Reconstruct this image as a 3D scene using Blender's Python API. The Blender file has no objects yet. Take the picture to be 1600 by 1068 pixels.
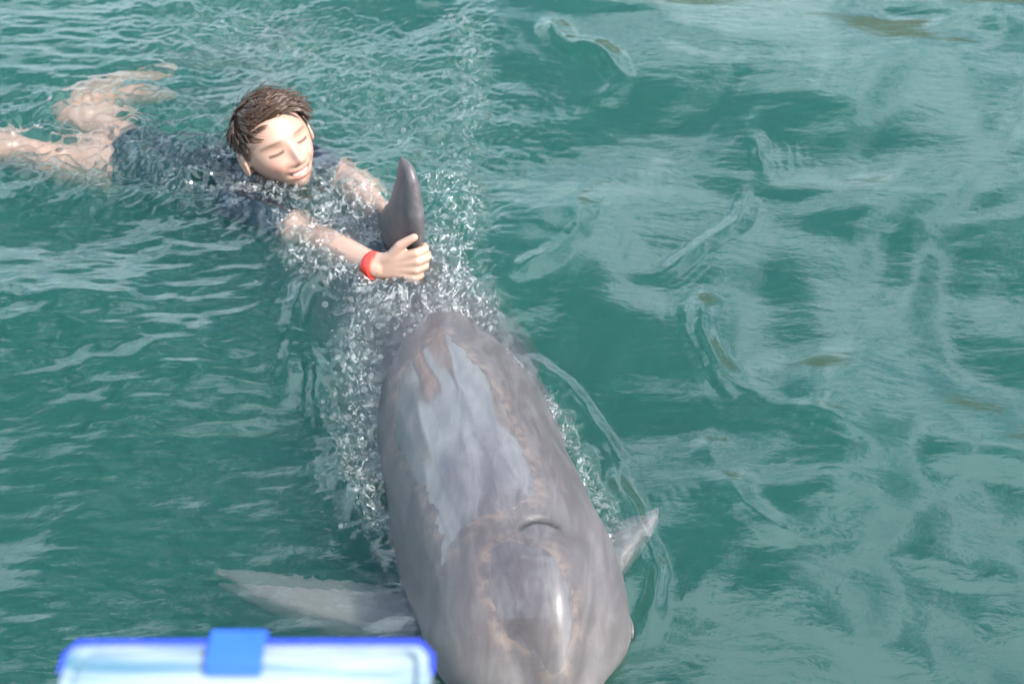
import bpy, bmesh, math, random
import numpy as np
from mathutils import Vector, Matrix

# ------------------------------------------------------------------ camera, sky, sun, exposure
scene = bpy.context.scene
COL = scene.collection
CAM_H = 1.72
PITCH = math.radians(42)
LENS, SENSOR = 50.0, 36.0
cam_data = bpy.data.cameras.new("camera")
cam = bpy.data.objects.new("camera", cam_data)
COL.objects.link(cam)
cam.location = (0, 0, CAM_H)
cam.rotation_euler = (math.pi / 2 - PITCH, 0, 0)
cam_data.lens = LENS
cam_data.sensor_width = SENSOR
cam_data.clip_end = 2000
cam_data.dof.use_dof = True
cam_data.dof.focus_distance = 2.35
cam_data.dof.aperture_fstop = 5.0
scene.camera = cam

SUN_DIR = Vector((0.72, -0.42, 0.92)).normalized()      # towards the sun
SUN_EL = math.asin(SUN_DIR.z)
SUN_AZ = math.atan2(SUN_DIR.x, SUN_DIR.y)

world = bpy.data.worlds.new("World")
scene.world = world
world.use_nodes = True
wn, wl = world.node_tree.nodes, world.node_tree.links
wn.clear()
w_out = wn.new("ShaderNodeOutputWorld")
w_sky = wn.new("ShaderNodeTexSky")
w_sky.sky_type = 'NISHITA'
w_sky.sun_disc = False
w_sky.sun_elevation = SUN_EL
w_sky.sun_rotation = SUN_AZ
w_bg = wn.new("ShaderNodeBackground")
w_bg.inputs["Strength"].default_value = 0.14
wl.new(w_sky.outputs[0], w_bg.inputs["Color"])
# broken cloud all over the sky: noise on a flat cloud layer
w_tc = wn.new("ShaderNodeTexCoord")
w_sep = wn.new("ShaderNodeSeparateXYZ")
wl.new(w_tc.outputs["Generated"], w_sep.inputs[0])
w_add = wn.new("ShaderNodeMath"); w_add.operation = 'ADD'; w_add.inputs[1].default_value = 0.18
w_max = wn.new("ShaderNodeMath"); w_max.operation = 'MAXIMUM'; w_max.inputs[1].default_value = 0.05
wl.new(w_sep.outputs["Z"], w_max.inputs[0]); wl.new(w_max.outputs[0], w_add.inputs[0])
w_dx = wn.new("ShaderNodeMath"); w_dx.operation = 'DIVIDE'
w_dy = wn.new("ShaderNodeMath"); w_dy.operation = 'DIVIDE'
wl.new(w_sep.outputs["X"], w_dx.inputs[0]); wl.new(w_add.outputs[0], w_dx.inputs[1])
wl.new(w_sep.outputs["Y"], w_dy.inputs[0]); wl.new(w_add.outputs[0], w_dy.inputs[1])
w_cmb = wn.new("ShaderNodeCombineXYZ")
wl.new(w_dx.outputs[0], w_cmb.inputs[0]); wl.new(w_dy.outputs[0], w_cmb.inputs[1])
w_cmb.inputs[2].default_value = 5.5
w_noise = wn.new("ShaderNodeTexNoise")
w_noise.inputs["Scale"].default_value = 1.6
w_noise.inputs["Detail"].default_value = 7
w_noise.inputs["Roughness"].default_value = 0.58
wl.new(w_cmb.outputs[0], w_noise.inputs["Vector"])
w_ramp = wn.new("ShaderNodeMapRange")
w_ramp.inputs["From Min"].default_value = 0.465
w_ramp.inputs["From Max"].default_value = 0.568
w_ramp.interpolation_type = 'SMOOTHSTEP'
w_noise2 = wn.new("ShaderNodeTexNoise")
w_noise2.inputs["Scale"].default_value = 6.5
w_noise2.inputs["Detail"].default_value = 6
w_noise2.inputs["Roughness"].default_value = 0.6
w_noise2.inputs["Distortion"].default_value = 0.6
wl.new(w_cmb.outputs[0], w_noise2.inputs["Vector"])
w_nm = wn.new("ShaderNodeMix"); w_nm.data_type = 'FLOAT'; w_nm.inputs[0].default_value = 0.4
wl.new(w_noise.outputs[0], w_nm.inputs[2]); wl.new(w_noise2.outputs[0], w_nm.inputs[3])
wl.new(w_nm.outputs[0], w_ramp.inputs["Value"])
w_cloud = wn.new("ShaderNodeBackground")
w_cloud.inputs["Color"].default_value = (0.74, 0.88, 1.0, 1)
w_cloud.inputs["Strength"].default_value = 1.7
w_mix = wn.new("ShaderNodeMixShader")
wl.new(w_ramp.outputs[0], w_mix.inputs[0])
wl.new(w_bg.outputs[0], w_mix.inputs[1])
wl.new(w_cloud.outputs[0], w_mix.inputs[2])
wl.new(w_mix.outputs[0], w_out.inputs["Surface"])

sun_data = bpy.data.lights.new("sun", 'SUN')
sun_data.energy = 4.8
sun_data.angle = math.radians(0.53)
sun_data.color = (1.0, 0.95, 0.88)
sun = bpy.data.objects.new("sun", sun_data)
COL.objects.link(sun)
sun.rotation_euler = SUN_DIR.to_track_quat('Z', 'Y').to_euler()

scene.view_settings.view_transform = 'Standard'
scene.view_settings.look = 'None'
scene.view_settings.exposure = 1.0
scene.view_settings.gamma = 1.0
scene.view_settings.use_curve_mapping = False
cy = scene.cycles
cy.use_denoising = True
cy.max_bounces = 7
cy.transparent_max_bounces = 16
cy.transmission_bounces = 5
cy.glossy_bounces = 4
cy.diffuse_bounces = 2
cy.volume_bounces = 1
cy.use_adaptive_sampling = False
cy.sample_clamp_indirect = 6.0
cy.caustics_reflective = False
cy.caustics_refractive = True

# ------------------------------------------------------------------ helpers
FPX = 1600 * LENS / SENSOR
CT, ST = math.cos(PITCH), math.sin(PITCH)
CAM = np.array([0, 0, CAM_H])

def P(px, py, z):
    """point at height z seen at photo pixel (px, py)"""
    u = (px - 800) / FPX; v = (py - 534) / FPX
    d = np.array([u, CT - v * ST, -ST - v * CT])
    return CAM + d * ((z - CAM_H) / d[2])

rng = np.random.default_rng(11)
_perm = rng.permutation(256)
_perm = np.concatenate([_perm, _perm, _perm])
_ga = rng.uniform(0, 2 * np.pi, 256)

def perlin(x, y, seed=0):
    x = np.asarray(x, float) + seed * 17.31; y = np.asarray(y, float) + seed * 9.77
    xi = np.floor(x).astype(int); yi = np.floor(y).astype(int)
    xf = x - xi; yf = y - yi
    u = xf * xf * xf * (xf * (xf * 6 - 15) + 10); v = yf * yf * yf * (yf * (yf * 6 - 15) + 10)
    def g(ix, iy, dx, dy):
        a = _ga[_perm[_perm[ix & 255] + (iy & 255)]]
        return np.cos(a) * dx + np.sin(a) * dy
    n00 = g(xi, yi, xf, yf); n10 = g(xi + 1, yi, xf - 1, yf)
    n01 = g(xi, yi + 1, xf, yf - 1); n11 = g(xi + 1, yi + 1, xf - 1, yf - 1)
    a = n00 + u * (n10 - n00); b = n01 + u * (n11 - n01)
    return (a + v * (b - a)) * 1.5

def sstep(a, b, x):
    t = np.clip((np.asarray(x, float) - a) / (b - a), 0, 1)
    return t * t * (3 - 2 * t)

def poly_dist(x, y, pts):
    """distance to a polyline, signed offset (left +) and position along it (0..1)"""
    pts = np.asarray(pts, float)[:, :2]
    best = np.full(x.shape, 1e9); sgn = np.zeros(x.shape); tt = np.zeros(x.shape)
    seg = np.linalg.norm(np.diff(pts, axis=0), axis=1); tot = seg.sum(); acc = 0
    for a, b, l in zip(pts[:-1], pts[1:], seg):
        d = (b - a) / l
        t = np.clip((x - a[0]) * d[0] + (y - a[1]) * d[1], 0, l)
        qx = x - a[0] - d[0] * t; qy = y - a[1] - d[1] * t
        dd = np.hypot(qx, qy); m = dd < best
        best = np.where(m, dd, best)
        sgn = np.where(m, np.where(d[0] * (y - a[1]) - d[1] * (x - a[0]) >= 0, 1.0, -1.0), sgn)
        tt = np.where(m, (acc + t) / tot, tt); acc += l
    return best, sgn, tt

def smooth_line(pts, n=8):
    """Catmull-Rom through the points"""
    pts = [np.asarray(p, float) for p in pts]
    p = [2 * pts[0] - pts[1]] + pts + [2 * pts[-1] - pts[-2]]
    out = []
    for i in range(1, len(p) - 2):
        for k in range(n):
            t = k / n
            out.append(0.5 * (2 * p[i] + (p[i + 1] - p[i - 1]) * t + (2 * p[i - 1] - 5 * p[i] + 4 * p[i + 1] - p[i + 2]) * t * t
                              + (3 * p[i] - p[i - 1] - 3 * p[i + 1] + p[i + 2]) * t ** 3))
    out.append(pts[-1])
    return np.array(out)

def inside_dist(x, y, poly):
    """signed distance to a closed polygon, positive inside"""
    poly = np.asarray(poly, float)[:, :2]
    d, _, _ = poly_dist(x, y, np.vstack([poly, poly[:1]]))
    ins = np.zeros(x.shape, bool)
    n = len(poly); j = n - 1
    for i in range(n):
        xi, yi = poly[i]; xj, yj = poly[j]
        c = ((yi > y) != (yj > y)) & (x < (xj - xi) * (y - yi) / (yj - yi + 1e-12) + xi)
        ins ^= c; j = i
    return np.where(ins, d, -d)

def mesh_from(name, verts, faces, smooth=True):
    me = bpy.data.meshes.new(name)
    me.from_pydata([tuple(v) for v in verts], [], [tuple(int(i) for i in f) for f in faces])
    me.update()
    if smooth:
        me.polygons.foreach_set("use_smooth", np.ones(len(me.polygons), bool))
    return me

def link(name, me, mat=None, parent=None):
    o = bpy.data.objects.new(name, me)
    COL.objects.link(o)
    if mat is not None:
        me.materials.append(mat)
    if parent is not None:
        o.parent = parent
        o.matrix_parent_inverse = parent.matrix_world.inverted() if parent.type != 'EMPTY' else Matrix.Translation(-parent.location)
    return o

def tag(o, label=None, cat=None, group=None, kind=None):
    if label: o["label"] = label
    if cat: o["category"] = cat
    if group: o["group"] = group
    if kind: o["kind"] = kind
    return o

def empty(name, loc):
    o = bpy.data.objects.new(name, None)
    COL.objects.link(o); o.location = loc
    o.empty_display_size = 0.1
    return o

class MB:
    """collects shapes into one vertex / face list"""
    def __init__(s): s.v = []; s.f = []
    def add(s, v, f):
        n = len(s.v); s.v.extend([tuple(p) for p in v]); s.f.extend([tuple(i + n for i in q) for q in f])
    def tube(s, pts, radii, n=14, flat=None, up=(0, 0, 1), cap=True):
        """rounded tapered tube; flat = (side, vertical) factors per point"""
        pts = [np.asarray(p, float) for p in pts]
        radii = list(radii)
        P_, R_, F_ = [], [], []
        fl = flat if flat is not None else [(1, 1)] * len(pts)
        if cap:
            d0 = (pts[0] - pts[1]); d0 /= np.linalg.norm(d0)
            for a in (88, 60, 30):
                P_.append(pts[0] + d0 * radii[0] * math.sin(math.radians(a))); R_.append(radii[0] * math.cos(math.radians(a))); F_.append(fl[0])
        P_ += pts; R_ += radii; F_ += list(fl)
        if cap:
            d1 = (pts[-1] - pts[-2]); d1 /= np.linalg.norm(d1)
            for a in (30, 60, 88):
                P_.append(pts[-1] + d1 * radii[-1] * math.sin(math.radians(a))); R_.append(radii[-1] * math.cos(math.radians(a))); F_.append(fl[-1])
        up = np.asarray(up, float); V = []
        m = len(P_)
        for i in range(m):
            t = P_[min(i + 1, m - 1)] - P_[max(i - 1, 0)]; t /= np.linalg.norm(t)
            sd = np.cross(t, up); sd /= max(np.linalg.norm(sd), 1e-9); uu = np.cross(sd, t)
            for k in range(n):
                a = 2 * math.pi * k / n
                V.append(P_[i] + sd * R_[i] * F_[i][0] * math.cos(a) + uu * R_[i] * F_[i][1] * math.sin(a))
        Fc = []
        for i in range(m - 1):
            for k in range(n):
                Fc.append((i * n + k, i * n + (k + 1) % n, (i + 1) * n + (k + 1) % n, (i + 1) * n + k))
        Fc.append(tuple(reversed(range(n)))); Fc.append(tuple((m - 1) * n + k for k in range(n)))
        s.add(V, Fc)
    def box(s, c, size, rot=None, bevel=0.0):
        bm = bmesh.new(); bmesh.ops.create_cube(bm, size=1)
        for v in bm.verts: v.co = Vector((v.co.x * size[0], v.co.y * size[1], v.co.z * size[2]))
        if bevel > 0:
            bmesh.ops.bevel(bm, geom=list(bm.edges), offset=bevel, segments=2, affect='EDGES', profile=0.6)
        bm.verts.ensure_lookup_table()
        M = Matrix.Translation(Vector(c)) @ (rot.to_4x4() if rot is not None else Matrix.Identity(4))
        V = [tuple(M @ v.co) for v in bm.verts]
        Fc = [tuple(v.index for v in f.verts) for f in bm.faces]
        bm.free(); s.add(V, Fc)
    def mesh(s, name, smooth=True): return mesh_from(name, s.v, s.f, smooth)

def remeshed(name, me, voxel, smooth_iter=4, factor=0.5):
    """one continuous surface out of overlapping shapes"""
    o = bpy.data.objects.new("tmp", me); COL.objects.link(o)
    r = o.modifiers.new("r", 'REMESH'); r.mode = 'VOXEL'; r.voxel_size = voxel; r.adaptivity = 0
    s = o.modifiers.new("s", 'SMOOTH'); s.iterations = smooth_iter; s.factor = factor
    dg = bpy.context.evaluated_depsgraph_get(); dg.update()
    res = bpy.data.meshes.new_from_object(o.evaluated_get(dg), depsgraph=dg)
    res.name = name
    bpy.data.objects.remove(o); bpy.data.meshes.remove(me)
    res.polygons.foreach_set("use_smooth", np.ones(len(res.polygons), bool))
    res.materials.clear()
    return res

def coords(me):
    a = np.empty(len(me.vertices) * 3); me.vertices.foreach_get("co", a); return a.reshape(-1, 3)
def normals(me):
    a = np.empty(len(me.vertices) * 3); me.vertices.foreach_get("normal", a); return a.reshape(-1, 3)
def set_coords(me, c):
    me.vertices.foreach_set("co", np.ascontiguousarray(c, dtype=np.float32).ravel()); me.update()
def attr(me, name, vals):
    a = me.attributes.new(name, 'FLOAT', 'POINT'); a.data.foreach_set("value", np.asarray(vals, np.float32))
def attr_col(me, name, rgb):
    a = me.attributes.new(name, 'FLOAT_COLOR', 'POINT')
    c = np.ones((len(rgb), 4), np.float32); c[:, :3] = rgb
    a.data.foreach_set("color", c.ravel())

# --- materials
class NT:
    def __init__(s, name):
        s.m = bpy.data.materials.new(name); s.m.use_nodes = True
        s.n = s.m.node_tree.nodes; s.l = s.m.node_tree.links; s.n.clear()
        s.out = s.n.new("ShaderNodeOutputMaterial")
    def new(s, t, **kw):
        x = s.n.new(t)
        for k, v in kw.items(): setattr(x, k, v)
        return x
    def set(s, node, key, v):
        if hasattr(v, "is_output"): s.l.new(v, node.inputs[key])
        else: node.inputs[key].default_value = v
    def math(s, op, a, b=0.0, clamp=False):
        x = s.new("ShaderNodeMath", operation=op, use_clamp=clamp); s.set(x, 0, a); s.set(x, 1, b); return x.outputs[0]
    def attr(s, name, col=False):
        x = s.new("ShaderNodeAttribute", attribute_name=name); return x.outputs["Color"] if col else x.outputs["Fac"]
    def noise(s, vec, scale, detail=3, rough=0.5, dist=0.0):
        x = s.new("ShaderNodeTexNoise"); s.l.new(vec, x.inputs["Vector"])
        x.inputs["Scale"].default_value = scale; x.inputs["Detail"].default_value = detail
        x.inputs["Roughness"].default_value = rough; x.inputs["Distortion"].default_value = dist
        return x.outputs[0]
    def coord(s, which="Object", scale=None):
        o = s.new("ShaderNodeTexCoord").outputs[which]
        if scale is None: return o
        m = s.new("ShaderNodeMapping"); m.inputs["Scale"].default_value = scale; s.l.new(o, m.inputs["Vector"]); return m.outputs[0]
    def rng(s, v, a, b, c=0.0, d=1.0):
        x = s.new("ShaderNodeMapRange", interpolation_type='SMOOTHSTEP'); s.set(x, 0, v)
        for i, q in enumerate((a, b, c, d)): x.inputs[i + 1].default_value = q
        return x.outputs[0]
    def mixc(s, f, a, b):
        x = s.new("ShaderNodeMix", data_type='RGBA'); s.set(x, 0, f); s.set(x, 6, a); s.set(x, 7, b); return x.outputs[2]
    def bump(s, h, strength, dist, normal=None):
        x = s.new("ShaderNodeBump"); s.set(x, "Height", h); x.inputs["Strength"].default_value = strength; x.inputs["Distance"].default_value = dist
        if normal is not None: s.l.new(normal, x.inputs["Normal"])
        return x.outputs[0]
    def principled(s, **kw):
        x = s.new("ShaderNodeBsdfPrincipled")
        for k, v in kw.items(): s.set(x, k.replace("_", " "), v)
        s.l.new(x.outputs[0], s.out.inputs["Surface"]); return x

def mat_plastic(name, col, rough=0.3, trans=0.0, streak=0.0):
    t = NT(name); c = t.coord("Object")
    n = t.noise(c, 30, 4)
    col2 = tuple(min(1, q * 1.15 + 0.02) for q in col[:3]) + (1,)
    t.principled(Base_Color=t.mixc(n, tuple(col[:3]) + (1,), col2), Roughness=t.math('ADD', t.math('MULTIPLY', n, 0.15), rough), Transmission_Weight=trans,
                 Normal=t.bump(t.noise(c, 14, 2), 0.15 + streak, 0.004))
    return t.m

def mat_wood(name, c1, c2):
    t = NT(name); c = t.coord("Object", (1, 14, 14))
    n = t.noise(c, 3, 6, 0.65, 0.6)
    t.principled(Base_Color=t.mixc(n, c1, c2), Roughness=0.8, Normal=t.bump(n, 0.5, 0.01))
    return t.m

# ------------------------------------------------------------------ the water's shape
RIP = [  # wake crests and ripple trains: photo points, crest height, crest width, ripple side, ripple wavelength, ripple height
    ([(938, 225), (930, 270), (912, 330), (880, 395), (835, 425), (765, 450)], .010, .022, 1, .022, .0011),
    ([(1170, 190), (1188, 250), (1165, 320), (1105, 378), (1020, 430), (930, 452)], .008, .020, 1, .020, .0013),
    ([(1110, 440), (1100, 490), (1118, 560), (1180, 620), (1290, 665), (1400, 720)], .009, .03, -1, .022, .0009),
    ([(810, 540), (900, 610), (950, 690), (978, 780), (1010, 870), (1030, 930), (1010, 1000), (975, 1050)], .012, .014, 1, .014, .0011),
    ([(480, 520), (500, 610), (520, 700), (560, 800), (600, 930)], .010, .020, -1, .016, .0008),
    ([(600, 470), (520, 440), (470, 470), (450, 560), (455, 640)], .008, .020, -1, .018, .0010),
    ([(210, 330), (330, 320), (420, 345), (520, 400)], .012, .03, -1, .022, .0008),
    ([(860, 20), (870, 70), (930, 90), (950, 130), (930, 170)], .016, .04, -1, .03, .0008),
    ([(1290, 880), (1180, 820), (1120, 740), (1090, 660)], .006, .03, 1, .024, .0011),
    ([(1010, 1068), (1080, 1000), (1090, 930), (1150, 860)], .006, .03, 1, .022, .0010),
]
RIPW = [(smooth_line([P(a, b, 0)[:2] for a, b in pts]), h, w, sd, lam, ra) for pts, h, w, sd, lam, ra in RIP]

CHURN = [  # broken water: photo points, half-width in metres, strength
    ([(60, 215), (150, 190), (250, 200), (330, 225)], .15, .9),
    ([(40, 215), (130, 245), (220, 258), (300, 268), (380, 290)], .12, 1.2),
    ([(385, 290), (450, 300), (500, 285)], .06, 1.0),
    ([(520, 300), (560, 330), (520, 370), (470, 350)], .09, .9),
    ([(480, 400), (540, 430), (600, 460), (640, 480)], .06, 1.0),
    ([(590, 440), (565, 520), (552, 610), (556, 700), (590, 810)], .05, .68),
    ([(690, 290), (722, 330), (705, 400), (712, 450), (738, 500)], .055, 1.25),
    ([(720, 20), (735, 120), (725, 220), (700, 300)], .06, .6),
    ([(330, 30), (450, 60), (560, 120), (640, 200)], .24, .5),
    ([(775, 535), (860, 625), (912, 720), (945, 800), (962, 850)], .024, .8),
    ([(640, 480), (690, 495), (730, 520)], .03, .9),
]
CHURNW = [(smooth_line([P(a, b, 0)[:2] for a, b in pts]), w, s) for pts, w, s in CHURN]

_wr = np.random.default_rng(5)
WAVES = []
for i in range(46):
    lam = math.exp(_wr.uniform(math.log(.11), math.log(1.5)))
    ang = _wr.normal(math.radians(100), math.radians(36))
    slope = .020 * (0.55 + .9 * _wr.random()) * (1.5 if lam > .25 else .75)
    WAVES.append((lam, ang, slope * lam / (2 * math.pi), _wr.uniform(0, 6.28)))

def churn_mask(x, y, froth=False):
    m = np.zeros(x.shape)
    for i, (line, w, s) in enumerate(CHURNW):
        if froth and i < 2: s = s * .12
        d, _, t = poly_dist(x, y, line)
        m = np.maximum(m, s * np.exp(-(d / w) ** 2))
    return m

def water_z(x, y, far=False):
    x = np.asarray(x, float); y = np.asarray(y, float)
    wx = x + .10 * perlin(x * 1.3, y * 1.3, 1) + .03 * perlin(x * 4, y * 4, 2)
    wy = y + .10 * perlin(x * 1.3, y * 1.3, 3) + .03 * perlin(x * 4, y * 4, 4)
    h = np.zeros(x.shape)
    fade = 1 / (1 + np.maximum(0, np.hypot(x, y - 2.2) - 2.2) * 1.5)
    patch = .55 + .9 * sstep(-.3, .4, perlin(x * 1.1, y * 1.1, 7)) + .35 * sstep(0, .6, x)
    for lam, a, amp, ph in WAVES:
        k = 2 * math.pi / lam
        w = np.sin(k * (wx * math.cos(a) + wy * math.sin(a)) + ph)
        h += amp * w * (fade * patch if lam < .35 else np.clip(fade * 3, 0, 1))
    # wind ripples, longer across the view than along it
    left = sstep(.25, -.35, x) * .95 + .14
    tex = perlin(x * 9 + 1.5 * y, y * 24, 9) * .0036 + perlin(x * 20 + 5 * y, y * 52, 10) * .0014
    h += tex * left * fade * (.4 + .9 * sstep(-.2, .5, perlin(x * 1.7, y * 2.2, 12)))
    if not far:
        for line, hh, w, sd, lam, ra in RIPW:
            d, sg, t = poly_dist(x, y, line)
            env = sstep(0, .18, t) * sstep(1, .82, t)
            dd = d * sg * sd
            wob = np.clip(.75 + 1.5 * perlin(x * 6, y * 6, 21), 0, 1.8)
            dd = dd + .012 * perlin(x * 9, y * 9, 23) + .004 * perlin(x * 24, y * 24, 24)
            h += env * hh * wob * np.exp(-(dd / w) ** 2)
            tr = np.exp(-np.clip(dd, 0, None) / (lam * 3.2)) * sstep(-lam, 0, dd)
            h += .3 * env * ra * tr * np.cos(2 * math.pi * dd / lam) * wob
        m = churn_mask(x, y)
        c = (perlin(x * 13, y * 17, 31) * .022 + np.abs(perlin(x * 26, y * 32, 32)) * .016 + perlin(x * 52, y * 60, 33) * .0046
             + perlin(x * 95, y * 100, 34) * .0017)
        h += m * c
    return h

def water_axis(lo, hi, step, ext, ratio=1.16):
    a = list(np.arange(lo, hi, step)); s = step
    while a[-1] < ext: s *= ratio; a.append(a[-1] + s)
    s = step; b = []; c = lo
    while c > -ext: s *= ratio; c -= s; b.append(c)
    return np.array(b[::-1] + a)

def build_water():
    xs = water_axis(-1.36, 1.40, .0042, 260); ys = water_axis(1.08, 3.30, .0042, 260)
    X, Y = np.meshgrid(xs, ys)
    Z = water_z(X, Y)
    FO = churn_mask(X, Y, True)
    nx, ny = len(xs), len(ys)
    V = np.stack([X, Y, Z], -1).reshape(-1, 3)
    idx = np.arange(nx * ny).reshape(ny, nx)
    q = np.stack([idx[:-1, :-1], idx[:-1, 1:], idx[1:, 1:], idx[1:, :-1]], -1).reshape(-1, 4)
    me = bpy.data.meshes.new("water")
    me.vertices.add(len(V)); me.vertices.foreach_set("co", V.astype(np.float32).ravel())
    me.loops.add(q.size); me.loops.foreach_set("vertex_index", q.astype(np.int32).ravel())
    me.polygons.add(len(q)); me.polygons.foreach_set("loop_start", np.arange(0, q.size, 4, dtype=np.int32))
    me.polygons.foreach_set("use_smooth", np.ones(len(q), bool))
    me.update(calc_edges=True)
    attr(me, "foam", FO.ravel())
    return me

def mat_water():
    t = NT("sea_water")
    c = t.coord("Object")
    foam = t.attr("foam")
    fine = t.noise(t.coord("Object", (28, 60, 1)), 1.0, 4, 0.55, 0.4)
    rough_n = t.noise(c, 70, 4, 0.6, 0.5)
    nrm = t.bump(fine, 0.28, 0.004)
    amt = t.new("ShaderNodeBump"); t.set(amt, "Height", rough_n); amt.inputs["Distance"].default_value = 0.006
    t.set(amt, "Strength", t.math('MULTIPLY', foam, 0.7, clamp=True)); t.l.new(nrm, amt.inputs["Normal"])
    nrm = amt.outputs[0]
    fr = t.new("ShaderNodeFresnel")
    bf = t.new("ShaderNodeNewGeometry").outputs["Backfacing"]        # same reflectance from either side: light enters at every angle
    t.set(fr, "IOR", t.math('ADD', t.math('MULTIPLY', bf, 1 / 1.6 - 1.6), 1.6))
    t.l.new(nrm, fr.inputs["Normal"])
    gl = t.new("ShaderNodeBsdfGlossy"); gl.inputs["Roughness"].default_value = 0.02; gl.inputs["Color"].default_value = (1, 1, 1, 1); t.l.new(nrm, gl.inputs["Normal"])
    re = t.new("ShaderNodeBsdfRefraction"); re.inputs["IOR"].default_value = 1.333; re.inputs["Roughness"].default_value = 0.0
    t.l.new(nrm, re.inputs["Normal"])
    tr = t.new("ShaderNodeBsdfTransparent")
    m1 = t.new("ShaderNodeMixShader"); m1.inputs[0].default_value = 0.38
    t.l.new(re.outputs[0], m1.inputs[1]); t.l.new(tr.outputs[0], m1.inputs[2])
    m2 = t.new("ShaderNodeMixShader"); t.l.new(fr.outputs[0], m2.inputs[0])
    t.l.new(m1.outputs[0], m2.inputs[1]); t.l.new(gl.outputs[0], m2.inputs[2])
    # thin white froth where the water is broken
    vo = t.new("ShaderNodeTexVoronoi"); vo.inputs["Scale"].default_value = 95; t.l.new(c, vo.inputs["Vector"])
    vo2 = t.new("ShaderNodeTexVoronoi"); vo2.inputs["Scale"].default_value = 210; t.l.new(c, vo2.inputs["Vector"])
    dots = t.math('MAXIMUM', t.rng(vo.outputs["Distance"], 0.34, 0.12), t.rng(vo2.outputs["Distance"], 0.42, 0.2))
    torn = t.rng(t.noise(t.coord("Object", (60, 42, 30)), 1.0, 7, 0.66, 1.8), 0.50, 0.76)
    fn = t.math('MAXIMUM', t.math('MULTIPLY', dots, t.rng(t.noise(c, 30, 5, 0.65, 1.0), 0.50, 0.66)), torn)
    ff = t.math('MULTIPLY', t.math('MULTIPLY', fn, t.rng(foam, 0.25, 0.95)), 0.6, clamp=True)
    df = t.new("ShaderNodeBsdfDiffuse"); df.inputs["Color"].default_value = (.8, .82, .82, 1)
    m3 = t.new("ShaderNodeMixShader"); t.l.new(ff, m3.inputs[0]); t.l.new(m2.outputs[0], m3.inputs[1]); t.l.new(df.outputs[0], m3.inputs[2])
    t.l.new(m3.outputs[0], t.out.inputs["Surface"])
    vs = t.new("ShaderNodeVolumeScatter"); vs.inputs["Color"].default_value = (.15, 1.0, .78, 1); vs.inputs["Density"].default_value = 0.66
    vs.inputs["Anisotropy"].default_value = 0.0
    va = t.new("ShaderNodeVolumeAbsorption"); va.inputs["Color"].default_value = (.0, .22, .10, 1); va.inputs["Density"].default_value = 1.5
    ad = t.new("ShaderNodeAddShader"); t.l.new(vs.outputs[0], ad.inputs[0]); t.l.new(va.outputs[0], ad.inputs[1])
    t.l.new(ad.outputs[0], t.out.inputs["Volume"])
    return t.m

MAT_WATER = mat_water()
water = tag(link("water", build_water(), MAT_WATER), kind="structure")

def build_seabed():
    a = water_axis(-3, 3, .25, 260, 1.3)
    X, Y = np.meshgrid(a, a + 2)
    Z = -2.6 + .12 * perlin(X * .8, Y * .8, 40) + .03 * perlin(X * 3, Y * 3, 41)
    n = len(a); idx = np.arange(n * n).reshape(n, n)
    q = np.stack([idx[:-1, :-1], idx[:-1, 1:], idx[1:, 1:], idx[1:, :-1]], -1).reshape(-1, 4)
    return mesh_from("seabed", np.stack([X, Y, Z], -1).reshape(-1, 3), q)
t = NT("sand"); sn = t.noise(t.coord("Object"), 4, 6)
t.principled(Base_Color=t.mixc(sn, (.22, .2, .14, 1), (.34, .31, .23, 1)), Roughness=.9, Normal=t.bump(sn, .5, .05))
tag(link("seabed", build_seabed(), t.m), kind="structure")

# ------------------------------------------------------------------ dolphin
TOP = [  # along the back from the beak: distance, photo x, y, height, half-width, centre-to-top, centre-to-belly
    (.10, 868, 1092, .050, .066, .040, .045),
    (.215, 846, 945, .140, .141, .118, .105),
    (.317, 829, 832, .170, .154, .158, .138),
    (.442, 788, 740, .160, .160, .168, .155),
    (.63, 742, 640, .112, .164, .180, .185),
    (.815, 712, 560, .052, .182, .190, .205),
    (.94, 690, 510, .018, .188, .196, .212),
    (1.107, 655, 450, -.006, .186, .198, .210),
]
st = []
for s_, x_, y_, z_, a_, t_, b_ in TOP:
    p = P(x_, y_, z_); st.append([s_, *p, a_, t_, b_])
hd = np.array([-.44, .9]); hd /= np.linalg.norm(hd)
p0 = np.array(st[-1][1:4])
for ds, z_, a_, t_, b_ in [(.18, -.03, .17, .185, .19), (.45, -.09, .125, .145, .145), (.75, -.16, .07, .10, .10), (1.0, -.20, .035, .062, .062), (1.22, -.235, .018, .026, .026)]:
    st.append([st[-1][0] * 0 + 1.107 + ds, p0[0] + hd[0] * ds, p0[1] + hd[1] * ds, z_, a_, t_, b_])
pc = np.array(st[0][1:4])
beak = []
for s_, d_, z_, a_, t_, b_ in [(0.0, .112, -.030, .012, .010, .010), (.02, .09, -.012, .031, .022, .022), (.055, .05, .012, .041, .027, .029)]:
    beak.append([s_, pc[0] + .22 * d_, pc[1] - d_, z_, a_, t_, b_])
st = np.array(beak + st)
SS = np.linspace(0, st[-1, 0], 150)
def interp(col):
    # monotone-ish smooth interpolation
    x, y = st[:, 0], st[:, col]
    m = np.gradient(y, x); i = np.clip(np.searchsorted(x, SS) - 1, 0, len(x) - 2)
    h = x[i + 1] - x[i]; u = (SS - x[i]) / h
    return ((1 + 2 * u) * (1 - u) ** 2 * y[i] + u * (1 - u) ** 2 * h * m[i] + u * u * (3 - 2 * u) * y[i + 1] + u * u * (u - 1) * h * m[i + 1])
SP = np.stack([interp(1), interp(2), interp(3)], 1)
HW, HT, HB = interp(4), interp(5), interp(6)
CEN = SP.copy(); CEN[:, 2] -= HT
for _ in range(6):
    CEN[1:-1] = .25 * CEN[:-2] + .5 * CEN[1:-1] + .25 * CEN[2:]
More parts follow.
